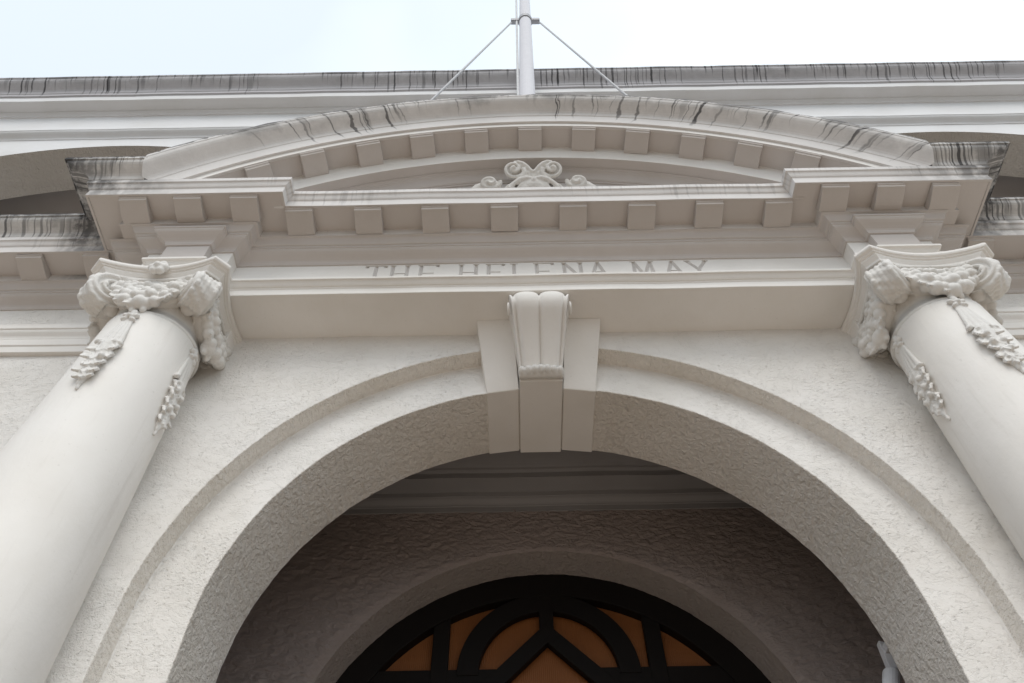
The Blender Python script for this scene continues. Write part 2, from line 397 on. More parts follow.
# bed mould above the frieze
bed_prof = [(-.25, 2.204), (.010, 2.204), (.012, 2.212)] + scurve((.014, 2.214), (.080, 2.282), 7, True) + [(.086, 2.284), (.086, 2.297)] + scurve((.088, 2.299), (.126, 2.346), 6, False) + [(.131, 2.348), (.131, 2.356), (-.25, 2.356)]
bm = bmesh.new(); sweep(bm, bed_prof, FRZ)
for s in (-1, 1):
    bp = [(-.08, 2.204), (.010, 2.204), (.012, 2.212)] + scurve((.014, 2.214), (.080, 2.282), 7, True) + [(.086, 2.284), (.086, 2.299), (-.08, 2.299)]
    c = s*2.08; sweep(bm, bp, [(c-.127, -.36), (c-.127, -.452), (c+.127, -.452), (c+.127, -.36)])
    box(bm, c-.127, c+.127, -.452, -.36, 1.99, 2.206)
sweep(bm, bed_prof, [(-XW, -.02), (-2.49, -.02)]); sweep(bm, bed_prof, [(2.49, -.02), (XW, -.02)])
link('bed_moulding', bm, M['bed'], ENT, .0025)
# corona with its two fillets, one run round every break and along the wings
cor_prof = [(-.25, 2.353), (.133, 2.353), (.133, 2.412), (.288, 2.412), (.288, 2.406), (.304, 2.406), (.304, 2.470), (.308, 2.474)] + scurve((.308, 2.476), (.330, 2.514), 5)[1:] + [(.334, 2.516), (.334, 2.555), (-.25, 2.56)]
bm = bmesh.new(); sweep(bm, cor_prof, [(-XW, -.02)]+COR+[(XW, -.02)])
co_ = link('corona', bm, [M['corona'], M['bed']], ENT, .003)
for p in co_.data.polygons: p.material_index = 1 if p.normal.z < -.6 and p.center.z < 2.42 else 0     # downward faces take the greyer bed colour
# cyma: wings, returns, and the stub each side up to the curved pediment
cy_prof = [(.2, 2.556), (.336, 2.556), (.336, 2.563)] + scurve((.338, 2.566), (.416, 2.668), 9, True) + [(.425, 2.672), (.425, 2.700), (.2, 2.703)]
for s in (-1, 1):
    bm = bmesh.new()
    pth = [(-2.63, -.02), (-2.40, -.02), (-2.40, -.395), (-2.07, -.395)]
    if s > 0: pth = [(-x, y) for x, y in pth][::-1]
    full = [(-XW, -.02)]+pth[1:] if s < 0 else pth[:-1]+[(XW, -.02)]
    sweep(bm, cy_prof, full)
    for v in bm.verts:
        ax = abs(v.co.x)
        if 2.734 < ax < 5: v.co.x = math.copysign(2.734+(ax-2.734)*1.9, v.co.x)
    bmesh.ops.bisect_plane(bm, geom=bm.verts[:]+bm.edges[:]+bm.faces[:], plane_co=(s*2.398, 0, 0), plane_no=(s, 0, 0), clear_inner=True)
    link('cyma_moulding', bm, M['end_cyma'], ENT, .003)
# plain frieze behind the breaks + carved panel
for s in (-1, 1):
    bm = bmesh.new(); box(bm, *sorted((s*1.83, s*2.40)), -.22, .1, 1.99, 2.21)
    box(bm, *sorted((s*1.83, s*2.33)), -.40, -.221, 1.99, 2.21); box(bm, *sorted((s*2.331, s*2.49)), -.30, .1, 1.99, 2.21)
    link('frieze_block', bm, M['smooth'], ENT, .003)
    bm = bmesh.new(); box(bm, *sorted((s*2.49, s*XW)), -.022, .1, 1.98, 2.21); link('wing_frieze', bm, M['stucco'], ENT)
# wing architrave band
wp = [(-.1, 1.745), (.028, 1.745), (.028, 1.80), (.036, 1.806), (.036, 1.862)] + scurve((.038, 1.866), (.062, 1.925), 6, True) + [(.07, 1.93), (.07, 1.958), (.058, 1.962), (.062, 1.985), (.03, 1.993), (-.1, 1.995)]
for s in (-1, 1):
    bm = bmesh.new(); sweep(bm, wp, [(-XW, 0), (-2.43, 0)] if s < 0 else [(2.43, 0), (XW, 0)]); link('wing_architrave', bm, M['smooth'], ENT, .002)
    bm = bmesh.new(); box(bm, *sorted((s*1.80, s*2.42)), -.10, .05, 1.63, 1.884); link('respond_block', bm, M['smooth'], ENT, .004)
# blocking: body of the entablature up to the pediment floor (closes it from behind)
bm = bmesh.new(); box(bm, -2.4, 2.4, -.22, .2, 1.9, 2.55); link('entablature_core', bm, M['smooth'], ENT)

# modillions
def modillion_mesh():
    bm = bmesh.new(); w2 = .082
    prof = [(0, 0), (-.158, 0), (-.158, -.014), (-.150, -.016), (-.147, -.030)]          # y (outward negative), z
    for i in range(9):
        t = i/8; prof.append((-.147+.147*t, -.030-.006*math.sin(t*PI*.9)-.024*(t*t*(3-2*t))))
    va = [bm.verts.new((-w2, y, z)) for y, z in prof]; vb = [bm.verts.new((w2, y, z)) for y, z in prof]
    n = len(prof); bm.faces.new(va); bm.faces.new(vb[::-1])
    for i in range(n): bm.faces.new((va[i], vb[i], vb[(i+1) % n], va[(i+1) % n]))
    return bm
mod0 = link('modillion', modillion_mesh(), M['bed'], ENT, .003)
mod0.location = (.207, -.433, 2.4125)
for x in (-.207, -.622, .622, -1.032, 1.032, -1.447, 1.447): dup(mod0, ENT, (x, -.433, 2.4125))
for x in (1.764, 2.094, 2.425):
    for s in (-1, 1): dup(mod0, ENT, (s*x, -.528, 2.4125))
for k in range(8):
    for s in (-1, 1): dup(mod0, ENT, (s*(2.76+.42*k), -.153, 2.4125))

# carved frieze panel
def stroke_boxes(X0, wdt, segs, z0, h, bm, t=.024):
    for (ax, az), (bx, bz) in segs:
        a = Vector((X0+ax*wdt, -.3, z0+az*h)); b = Vector((X0+bx*wdt, -.3, z0+bz*h)); d = (b-a).normalized(); n = Vector((-d.z, 0, d.x))*(t/2)
        if abs(d.x) > .9: n *= .42
        a = a-d*.004; b = b+d*.004
        f = [p+Vector((0, -.0055, 0)) for p in (a+n*1.25, b+n*1.25, b-n*1.25, a-n*1.25)]; g = [p+Vector((0, .012, 0)) for p in (a+n*.12, b+n*.12, b-n*.12, a-n*.12)]
        hexa(bm, f, g)
G = {'T': [((.5, 0), (.5, 1)), ((0, 1), (1, 1)), ((0, 1), (0, .9)), ((1, 1), (1, .9)), ((.3, 0), (.7, 0))],
     'H': [((.12, 0), (.12, 1)), ((.88, 0), (.88, 1)), ((.12, .5), (.88, .5)), ((0, 1), (.24, 1)), ((.76, 1), (1, 1)), ((0, 0), (.24, 0)), ((.76, 0), (1, 0))],
     'E': [((.14, 0), (.14, 1)), ((0, 1), (.95, 1)), ((.14, .5), (.75, .5)), ((0, 0), (.95, 0)), ((.95, 1), (.95, .9)), ((.95, 0), (.95, .1))],
     'L': [((.2, 0), (.2, 1)), ((0, 1), (.4, 1)), ((0, 0), (1, 0)), ((1, 0), (1, .12))],
     'N': [((.1, 0), (.1, 1)), ((.1, 1), (.9, 0)), ((.9, 0), (.9, 1)), ((0, 1), (.15, 1)), ((.78, 1), (1, 1)), ((0, 0), (.22, 0))],
     'A': [((.05, 0), (.5, 1)), ((.5, 1), (.95, 0)), ((.24, .4), (.76, .4)), ((-.05, 0), (.18, 0)), ((.82, 0), (1.05, 0))],
     'M': [((.08, 0), (.14, 1)), ((.14, 1), (.5, .1)), ((.5, .1), (.86, 1)), ((.86, 1), (.92, 0)), ((0, 1), (.16, 1)), ((.84, 1), (1, 1)), ((0, 0), (.18, 0)), ((.82, 0), (1, 0))],
     'Y': [((.5, 0), (.5, .45)), ((.5, .45), (.05, 1)), ((.5, .45), (.95, 1)), ((-.05, 1), (.18, 1)), ((.82, 1), (1.05, 1)), ((.35, 0), (.65, 0))]}
text_u = [('T', 72, 120), ('H', 133, 182), ('E', 204, 256), ('H', 308, 358), ('E', 378, 424), ('L', 440, 484), ('E', 500, 550), ('N', 572, 624), ('A', 640, 686), ('M', 748, 806), ('A', 830, 878), ('Y', 890, 944)]
bm = bmesh.new(); box(bm, -1.83, 1.83, -.3015, -.2, 1.99, 2.21); panel = link('inscription_panel', bm, [M['smooth'], M['groove']], ENT)
cb = bmesh.new()
for ch, u0, u1 in text_u: stroke_boxes(-1.036+(u0-72)*.002334, (u1-u0)*.002334, G[ch], 2.004, .186, cb)
for f in cb.faces: f.material_index = 1
cut = link('letter_cutter', cb, [M['smooth'], M['groove']])
mod = panel.modifiers.new('carve', 'BOOLEAN'); mod.operation = 'DIFFERENCE'; mod.object = cut; mod.solver = 'EXACT'; mod.use_self = True
bpy.context.view_layer.update()
me = bpy.data.meshes.new_from_object(panel.evaluated_get(bpy.context.evaluated_depsgraph_get()))
panel.modifiers.clear(); panel.data = me; bpy.data.objects.remove(cut)

# ------------------------------------------------------------------ pediment
PED = part_empty('pediment', B)
ZC = .4646; AM = math.asin(2.408/3.30)
def trim(bm):
    bmesh.ops.bisect_plane(bm, geom=bm.verts[:]+bm.edges[:]+bm.faces[:], plane_co=(0, 0, 2.5585), plane_no=(0, 0, 1), clear_inner=True)
    for x, n in ((2.41, 1), (-2.41, -1)):
        bmesh.ops.bisect_plane(bm, geom=bm.verts[:]+bm.edges[:]+bm.faces[:], plane_co=(x, 0, 0), plane_no=(n, 0, 0), clear_outer=True)
cym = [(3.05, .04), (3.30, .04), (3.302, -.825), (3.274, -.825)] + scurve((3.268, -.820), (3.150, -.722), 10, False) + [(3.144, -.716), (3.05, -.712)]
bm = bmesh.new(); revolve(bm, cym, ZC, -AM-.12, AM+.12, 110); trim(bm)
for v in bm.verts:                                                # worn, uneven upper edge
    r = math.hypot(v.co.x, v.co.z-ZC)
    if r > 3.29 and v.co.y < -.5: a = math.atan2(v.co.x, v.co.z-ZC); v.co.z += .007*math.sin(a*41)+.005*math.sin(a*97+1)
link('curved_cyma', bm, M['rake'], PED)
cor = [(2.85, .03), (3.146, .03), (3.146, -.706), (3.122, -.706), (3.118, -.698), (3.008, -.694), (3.002, -.680), (3.012, -.676), (3.004, -.535), (2.945, -.532), (2.85, -.52)]
bm = bmesh.new(); revolve(bm, cor, ZC, -AM-.35, AM+.35, 110); trim(bm)
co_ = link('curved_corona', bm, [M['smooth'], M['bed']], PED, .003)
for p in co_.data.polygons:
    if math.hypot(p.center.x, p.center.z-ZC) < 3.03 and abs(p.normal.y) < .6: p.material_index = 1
bed = [(2.96, .02), (2.96, -.5305), (2.935, -.530)] + scurve((2.930, -.522), (2.850, -.452), 8, False) + [(2.842, -.452), (2.842, -.438)] + scurve((2.836, -.432), (2.784, -.376), 7, True) + [(2.776, -.372), (2.776, .02)]
bm = bmesh.new(); revolve(bm, bed, ZC, -AM-.35, AM+.35, 110); trim(bm)
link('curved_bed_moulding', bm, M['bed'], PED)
for o in PED.children:
    if o.name.startswith(('curved_bed', 'curved_cyma')):
        pass
bm = bmesh.new()
pts = [(2.86*math.sin(a), ZC+2.86*math.cos(a)) for a in [(-.80+1.6*i/60) for i in range(61)]]
pts = [p for p in pts if p[1] > 2.53]
pts = [(pts[0][0], 2.53)]+pts+[(pts[-1][0], 2.53)]
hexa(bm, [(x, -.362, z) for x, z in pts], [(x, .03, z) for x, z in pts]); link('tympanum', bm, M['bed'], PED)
pm0 = None
for k in range(-5, 6):
    a = math.radians(-.5+7.3*k); r = 3.006
    loc = (r*math.sin(a), -.531, ZC+r*math.cos(a)); rot = (0, a, 0)
    if pm0 is None: pm0 = dup(mod0, PED, loc, rot)
    else: dup(pm0, PED, loc, rot)

# carved scroll ornament, leaning forward off the tympanum
def ornament():
    bm = bmesh.new()
    o0 = Vector((-.010, -.395, 3.040)); up = Vector((0, -.15, .26)).normalized(); nn = Vector((0, -up.z, up.y)); ax = Vector((1, 0, 0))
    def P(a, b, h=0): return o0+ax*a+up*b+nn*h
    rot = Matrix((ax, nn, up)).transposed()
    def el(a, b, h, ra, rh, rb, tilt=0):
        blob(bm, P(a, b, h), (ra, rh, rb), rot @ Matrix.Rotation(tilt, 3, 'Y'))
    def sp(cx, cz, s, R, turns, a0, h0, h1, r0, r1, k=60, e=1.0, sq=1.0):
        pts, rad = [], []
        for i in range(k+1):
            t = i/k; a = a0+t*PI*2*turns; r = R*(1-t)**e+.006
            pts.append(P(cx+s*r*math.cos(a)*sq, cz+r*math.sin(a), h0+(h1-h0)*t)); rad.append(r0+(r1-r0)*t)
        tube(bm, pts, rad, 8)
    for s in (-1, 1):
        V = (s*.134, .152)
        # volute curling outwards: ridge starts on the inner side, goes over the top and winds in
        sp(V[0], V[1], s, .066, 1.75, PI*1.02, .030, .058, .015, .010)
        el(V[0], V[1], .004, .060, .030, .060); el(V[0], V[1], .055, .017, .018, .017)
        # raised rib from the volute down to the foot, on both edges of the lyre-shaped body
        rib = [P(s*x, z, .034) for x, z in ((.070, .160), (.062, .130), (.070, .098), (.094, .068), (.132, .036), (.172, .008), (.196, -.02))]
        tube(bm, rib, [.019, .018, .017, .016, .016, .016, .016], 8)
        rib = [P(s*x, z, .030) for x, z in ((.134, .218), (.100, .218), (.068, .204), (.042, .178), (.020, .150), (.002, .130))]
        tube(bm, rib, [.010, .014, .016, .016, .014, .012], 8)
        for x, z, a_, c_ in ((.050, .165, .034, .045), (.034, .125, .036, .045), (.050, .085, .05, .05), (.060, .050, .075, .05), (.110, .015, .07, .05), (.085, .190, .03, .03)):
            el(s*x, z, .006, a_, .032, c_)
        # side mounds, each with a coiled rosette
        el(s*.335, -.012, .006, .120, .05, .080, s*.25); el(s*.415, -.048, .002, .085, .04, .062, s*.5); el(s*.235, -.055, .010, .06, .05, .07)
        sp(s*.298, .030, s, .050, 1.6, PI*.9, .050, .078, .015, .010, sq=1.3)
        el(s*.298, .030, .045, .055, .03, .042)
        for q in range(3):
            rib = [P(s*(.315+.03*q+.05*t), .005-.03*q-.09*t, .05-.012*q) for t in (0, .33, .66, 1)]
            tube(bm, rib, [.010, .013, .012, .009], 6)
        # lobes of the shell at the foot
        rib = [P(s*x, z, .066) for x, z in ((.012, .052), (.055, .056), (.098, .040), (.138, .008), (.165, -.035))]
        tube(bm, rib, [.014, .019, .019, .018, .017], 8)
        rib = [P(s*x, z, .060) for x, z in ((.014, .015), (.050, .020), (.085, .002), (.112, -.035))]
        tube(bm, rib, [.012, .015, .016, .014], 8)
        el(s*.05, -.02, .05, .06, .03, .05)
    el(0, .10, .006, .05, .03, .07); el(0, -.06, .03, .22, .055, .07); el(0, .0, .052, .08, .035, .055)
    el(0, .036, .078, .018, .014, .022)
    box(bm, -.42, .42, -.40, -.36, 2.93, 3.00)
    o = link('scroll_ornament', bm, M['carved'], PED, smooth=True, label='carved double scroll with rosettes standing in the tympanum')
    melt(o, .0055, 1, .4)
ornament()

# ------------------------------------------------------------------ keystone
KEY = part_empty('keystone', B); KEY.location.x = -.018
def console():
    bm = bmesh.new()
    prof = [(-.255, 1.8815), (-.276, 1.868), (-.288, 1.842), (-.288, 1.812), (-.276, 1.785), (-.252, 1.762), (-.218, 1.738), (-.185, 1.710), (-.145, 1.675),
            (-.110, 1.640), (-.078, 1.605), (-.050, 1.572), (-.028, 1.545), (-.018, 1.532)]
    nu = 33; rows = []
    for i, (y, z) in enumerate(prof):
        t = (1.8815-z)/(1.8815-1.532); hw = .176-.058*t**.8; row = []
        j0, j1 = max(0, i-1), min(len(prof)-1, i+1)
        d = Vector((0, prof[j1][0]-prof[j0][0], prof[j1][1]-prof[j0][1])).normalized(); nrm = Vector((0, d.z, -d.y))
        if nrm.y > 0 : nrm = -nrm
        for k in range(nu):
            u = -1+2*k/(nu-1); au = abs(u); h = 0
            if au < .84:
                q = (au-.42)/.42; h = .036*math.sqrt(max(0, 1-q*q))-.004
            elif au > .88: h = .006
            else: h = -.010
            p = Vector((u*hw, y, z))+nrm*(h*(.75 if i else .3)); row.append(bm.verts.new(p))
        rows.append(row)
    for a, b in zip(rows, rows[1:]):
        for k in range(nu-1): bm.faces.new((a[k], a[k+1], b[k+1], b[k]))
    # sides and back
    for k in (0, nu-1):
        bk = [bm.verts.new((r[k].co.x*.98, .12, r[k].co.z)) for r in rows]
        for i in range(len(rows)-1):
            bm.faces.new((rows[i][k], rows[i+1][k], bk[i+1], bk[i]))
    bm.faces.new([bm.verts.new((s*w_, y_, 1.532)) for s, w_, y_ in ((-1, .12, .1), (1, .12, .1), (1, .12, -.02), (-1, .12, -.02))])
    o = link('console', bm, M['smooth'], KEY)
    for p in o.data.polygons: p.use_smooth = abs(p.normal.x) < .95
    # curled ears of the scroll, one either side
    for s in (-1, 1):
        bm = bmesh.new()
        pts = [(s*.174, -.225+(.036*(1-i/34))*math.cos(i*.40+2.2), 1.800+(.036*(1-i/34))*math.sin(i*.40+2.2)) for i in range(32)]
        tube(bm, pts, [.0075-.00012*i for i in range(32)], 8)
        link('scroll_ear', bm, M['smooth'], KEY, smooth=True)
    bm = bmesh.new()
    for k in range(7):
        u = -1+2*k/6; blob(bm, (u*.106, -.006-.008*math.cos(u*2.2), 1.508), (.023, .040, .030))
    tube(bm, [(-.122, .010, 1.506), (.122, .010, 1.506)], .031, 14)
    o = link('foot_roll', bm, M['carved'], KEY, smooth=True); melt(o, .006, 2)
console()
for s in (-1, 1):
    a = [(s*.124, .100, 1.486), (s*.302, .106, 1.462), (s*.362, -.105, 1.8825), (s*.150, -.105, 1.8825)]
    b = [(s*.124, YB+.004, 1.486), (s*.302, YB+.004, 1.462), (s*.362, YB+.004, 1.8825), (s*.150, YB+.01, 1.8825)]
    bm = bmesh.new(); hexa(bm, a, b); link('flank_block', bm, M['smooth'], KEY, .005)
bm = bmesh.new()
hexa(bm, [(-.119, .034, 1.474), (.119, .034, 1.474), (.119, .03, 1.56), (-.119, .03, 1.56)], [(-.119, YB+.008, 1.474), (.119, YB+.008, 1.474), (.119, YB+.008, 1.56), (-.119, YB+.008, 1.56)])
link('wedge_block', bm, M['smooth'], KEY, .004)

# ------------------------------------------------------------------ upper storey
YW = .05
def upper_wall():
    bm = bmesh.new(); Xc, R, cr, hw = 3.86, 2.6, 5.215, 1.75
    seg = 40
    def arc(y): 
        return [(Xc+hw*(-1+2*i/seg), y, cr-R+math.sqrt(R*R-(hw*(-1+2*i/seg))**2)) for i in range(seg+1)]
    for s in (-1, 1):
        A = [bm.verts.new((s*x, y, z)) for x, y, z in arc(YW)]; Bk = [bm.verts.new((s*x, y, z)) for x, y, z in arc(YW+.41)]
        T = [bm.verts.new((s*x, YW, 5.45)) for x, y, z in arc(YW)]
        for i in range(seg):
            bm.faces.new((A[i], A[i+1], T[i+1], T[i])); f = bm.faces.new((A[i], A[i+1], Bk[i+1], Bk[i])); f.material_index = 1
        for e, sx in ((0, -1), (-1, 1)):                         # jambs
            x, _, z = arc(YW)[e]
            q = [bm.verts.new(p) for p in ((s*x, YW, z), (s*x, YW, 2.5), (s*x, YW+.41, 2.5), (s*x, YW+.41, z))]; f = bm.faces.new(q); f.material_index = 1
        for x0, x1 in ((0, Xc-hw), (Xc+hw, XW+1)):
            q = [bm.verts.new(p) for p in ((s*x0, YW, 2.5), (s*x1, YW, 2.5), (s*x1, YW, 5.45), (s*x0, YW, 5.45))]; bm.faces.new(q)
    bmesh.ops.remove_doubles(bm, verts=bm.verts[:], dist=1e-5)
    link('upper_wall', bm, [M['upper'], M['soffit']], B)
    # verandah behind the openings
    bm = bmesh.new(); box(bm, -XW-1, XW+1, YW+.411, 3.2, 2.45, 5.42)
    for f in bm.faces: f.normal_flip()
    front = [f for f in bm.faces if all(abs(v.co.y-(YW+.411)) < 1e-4 for v in f.verts)]
    bmesh.ops.delete(bm, geom=front, context='FACES_ONLY')
    me = bpy.data.meshes.new('verandah'); bm.to_mesh(me); bm.free(); me.materials.append(M['bed'])
    o = bpy.data.objects.new('verandah', me); COL.objects.link(o); o.parent = B
    bm = bmesh.new()                                             # inside face of the front wall
    for x0, x1 in ((-XW-1, -Xc-hw), (-Xc+hw, Xc-hw), (Xc+hw, XW+1)): box(bm, x0, x1, YW+.36, YW+.41, 2.5, 5.4)
    for s in (-1, 1): box(bm, *sorted((s*(Xc-hw-.001), s*(Xc+hw+.001))), YW+.36, YW+.408, 5.23, 5.4)
    link('verandah_wall', bm, M['inner_smooth'], B)
upper_wall()
up_prof = [(-.3, 5.39), (.006, 5.39)] + scurve((.008, 5.394), (.068, 5.472), 7, True) + [(.074, 5.474), (.074, 5.500), (.060, 5.520), (.060, 5.560), (.030, 5.585), (.008, 5.604), (0, 5.606), (0, 6.040), (.014, 6.042)] + \
    scurve((.018, 6.047), (.048, 6.095), 6, True) + [(.052, 6.097), (.160, 6.097), (.160, 6.200), (.164, 6.207), (.178, 6.215), (.178, 6.262), (.184, 6.268)] + scurve((.186, 6.270), (.290, 6.430), 9, True) + [(.300, 6.434), (.300, 6.463), (-.3, 6.48)]
bm = bmesh.new(); sweep(bm, up_prof, [(-XW-1, YW), (XW+1, YW)])
for f in bm.faces:
    zc = f.calc_center_median().z
    f.material_index = 0 if zc < 6.2 else 1
link('parapet_cornice', bm, [M['upper'], M['parapet']], B, .003)
bm = bmesh.new(); box(bm, -XW-1, XW+1, YW+.3, 9, 6.2, 6.44); link('roof', bm, M['upper'], B)
bm = bmesh.new(); box(bm, -XW-1, XW+1, .45, 3.3, 2.32, 2.44); link('verandah_floor', bm, M['inner_smooth'], B)

# ------------------------------------------------------------------ porch interior
YI, RD = 1.40, 1.437
def inner_wall():
    bm = bmesh.new(); seg = 200; zt = 1.80; wx = 2.4; xc = .015; zb = -3.3
    def ring(y):
        return [bm.verts.new(p) for p in [(xc+RD, y, zb)]+[(xc+(RD+jit(PI*i/seg, 5))*math.cos(PI*i/seg), y, (RD+jit(PI*i/seg, 5))*math.sin(PI*i/seg)) for i in range(seg+1)]+[(xc-RD, y, zb)]]
    def rect(y):
        pts = [(wx, y, zb)]
        for i in range(seg+1):
            a = PI*i/seg; c, s = math.cos(a), math.sin(a); t = min(wx/abs(c) if abs(c) > 1e-9 else 9e9, zt/s if s > 1e-9 else 9e9); pts.append((t*c, y, t*s))
        return [bm.verts.new(p) for p in pts+[(-wx, y, zb)]]
    from mathutils import noise as mn
    def relief(x, z):
        p = Vector((x*12, z*22.0, 1.7)); q = p+Vector((mn.noise(p*1.3), mn.noise(p*1.3+Vector((5, 5, 5))), 0))*.55
        r = abs(mn.noise(q))+.5*abs(mn.noise(q*2.1+Vector((3, 1, 0))))
        return .018*min(r, .45)+.005*mn.noise(q*2.7)+.004*mn.noise(q*5.3)
    NA, NR = 760, 84; b = ring_fine = []; rows = []
    angs = [PI*i/NA for i in range(NA+1)]
    for j in range(NR+1):
        row = []
        for a_ in angs:
            c_, s_ = math.cos(a_), math.sin(a_); t = min(wx/abs(c_) if abs(c_) > 1e-9 else 9e9, zt/s_ if s_ > 1e-9 else 9e9)
            r0 = RD+.0+jit(a_, 5); r_ = r0+(t-r0)*j/NR; x, z = xc+r_*c_, r_*s_
            k = min(1, j/4)
            row.append(bm.verts.new((x, YI-k*relief(x, z)+.006*(1-k), z)))
        rows.append(row)
    for p, q in zip(rows, rows[1:]):
        for i in range(NA): bm.faces.new((p[i], p[i+1], q[i+1], q[i]))
    back = [bm.verts.new((xc+(RD+jit(a_, 5))*math.cos(a_), YI+.33, (RD+jit(a_, 5))*math.sin(a_))) for a_ in angs]
    lip = [bm.verts.new(v_.co) for v_ in rows[0]]
    for i in range(NA): f = bm.faces.new((lip[i], lip[i+1], back[i+1], back[i])); f.material_index = 1
    for s_, e in ((1, 0), (-1, -1)):
        v0, v1, v2 = rows[0][e], back[e], rows[-1][e]
        l0 = bm.verts.new((v0.co.x, YI, zb)); l1 = bm.verts.new((v1.co.x, YI+.33, zb)); l2 = bm.verts.new((v2.co.x, YI, zb))
        f = bm.faces.new((v0, v1, l1, l0)); f.material_index = 1
        bm.faces.new([r_[e] for r_ in rows]+[l2, l0])
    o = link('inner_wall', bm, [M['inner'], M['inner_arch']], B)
    for p in o.data.polygons: p.use_smooth = True
    md = o.modifiers.new('split', 'EDGE_SPLIT'); md.split_angle = math.radians(50)
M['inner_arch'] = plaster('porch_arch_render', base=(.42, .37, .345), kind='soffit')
inner_wall()
ip = [(-.2, 1.768), (.012, 1.768), (.012, 1.812)] + scurve((.016, 1.816), (.052, 1.866), 6, True) + [(.056, 1.868), (.056, 1.910), (.190, 1.912), (.190, 1.958), (.20, 1.965)] + scurve((.21, 1.97), (.34, 2.06), 6, True) + [(.36, 2.06), (.36, 2.20), (.40, 2.21), (.40, 2.30), (-.2, 2.30)]
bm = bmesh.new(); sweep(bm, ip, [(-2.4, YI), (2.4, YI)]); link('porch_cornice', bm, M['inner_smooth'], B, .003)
bm = bmesh.new(); box(bm, -2.45, 2.45, YB+.001, YI+.4, 2.28, 2.31)
for s in (-1, 1): box(bm, *sorted((s*2.39, s*2.45)), YB-.05, 3.0, -3.3, 2.3)
box(bm, -2.45, 2.45, 2.3, 2.35, -3.3, 2.3); box(bm, -2.45, 2.45, YI+.3, 2.3, 1.9, 1.95)
box(bm, -2.45, 2.45, YB-.03, YB-.002, 1.6, 2.30) if False else None
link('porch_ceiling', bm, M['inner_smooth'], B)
bm = bmesh.new(); box(bm, -2.45, 2.45, .15, YB, 1.931, 2.3); link('lintel', bm, M['inner_smooth'], B)

# fanlight
FAN = part_empty('fanlight_window', B, 'arched amber glass window with dark timber tracery inside the porch')
def fanlight():
    y0, y1 = 1.640, 1.700; bm = bmesh.new(); xc = .01
    def band(r0, r1, cz, a0, a1, ya, yb, n=64, sx=1.0):
        o = [((xc+sx*r1*math.cos(a0+(a1-a0)*i/n)), cz+r1*math.sin(a0+(a1-a0)*i/n)) for i in range(n+1)]
        p = [((xc+sx*r0*math.cos(a0+(a1-a0)*i/n)), cz+r0*math.sin(a0+(a1-a0)*i/n)) for i in range(n+1)]
        ring = [[bm.verts.new((q[i][0], y, q[i][1])) for q, y in ((o, ya), (o, yb), (p, yb), (p, ya))] for i in range(n+1)]
        for a, b in zip(ring, ring[1:]):
            for k in range(4): bm.faces.new((a[k], a[(k+1) % 4], b[(k+1) % 4], b[k]))
        bm.faces.new(ring[0]); bm.faces.new(ring[-1][::-1])
    band(1.270, 1.45, 0, 0, PI, y0, y1+.03)
    band(.420, .550, .735, -.02, PI+.02, y0+.006, y1, 40)
    def bar(p, q, w_, ya):
        p, q = Vector((xc+p[0], 0, p[1])), Vector((xc+q[0], 0, q[1])); d = (q-p).normalized(); n = Vector((-d.z, 0, d.x))*w_/2
        hexa(bm, [(v.x, ya, v.z) for v in (p+n, q+n, q-n, p-n)], [(v.x, y1-.002, v.z) for v in (p+n, q+n, q-n, p-n)])
    for s in (-1, 1):
        bar((s*.655, .05), (s*.655, 1.12), .102, y0+.010)
        bar((s*.31, .70), (s*1.32, .70), .135, y0+.014)
        bar((-s*.03, 1.03), (s*.40, .60), .100, y0+.002+.0007*s); bar((s*.40, .60), (0, .20), .100, y0+.003+.0007*s)
    bar((0, .93), (0, 1.3), .09, y0+.004)
    bar((-1.44, .0), (1.44, .0), .12, y0+.001)
    link('frame', bm, M['frame'], FAN, .004)
    bm = bmesh.new(); pts = [(xc+1.40*math.cos(PI*i/60), 1.40*math.sin(PI*i/60)) for i in range(61)]
    hexa(bm, [(x, 1.712, z) for x, z in pts], [(x, 1.722, z) for x, z in pts]); link('glass_pane', bm, M['glass'], FAN)
fanlight()
DOOR = None
bm = bmesh.new(); box(bm, -1.43, 1.44, 1.66, 1.72, -3.3, -.06)
for s in (-1, 1):
    for z0 in (-3.1, -1.6): box(bm, *sorted((s*.15, s*1.25)), 1.64, 1.66, z0, z0+1.3)
link('door', bm, M['door'], B, .01)

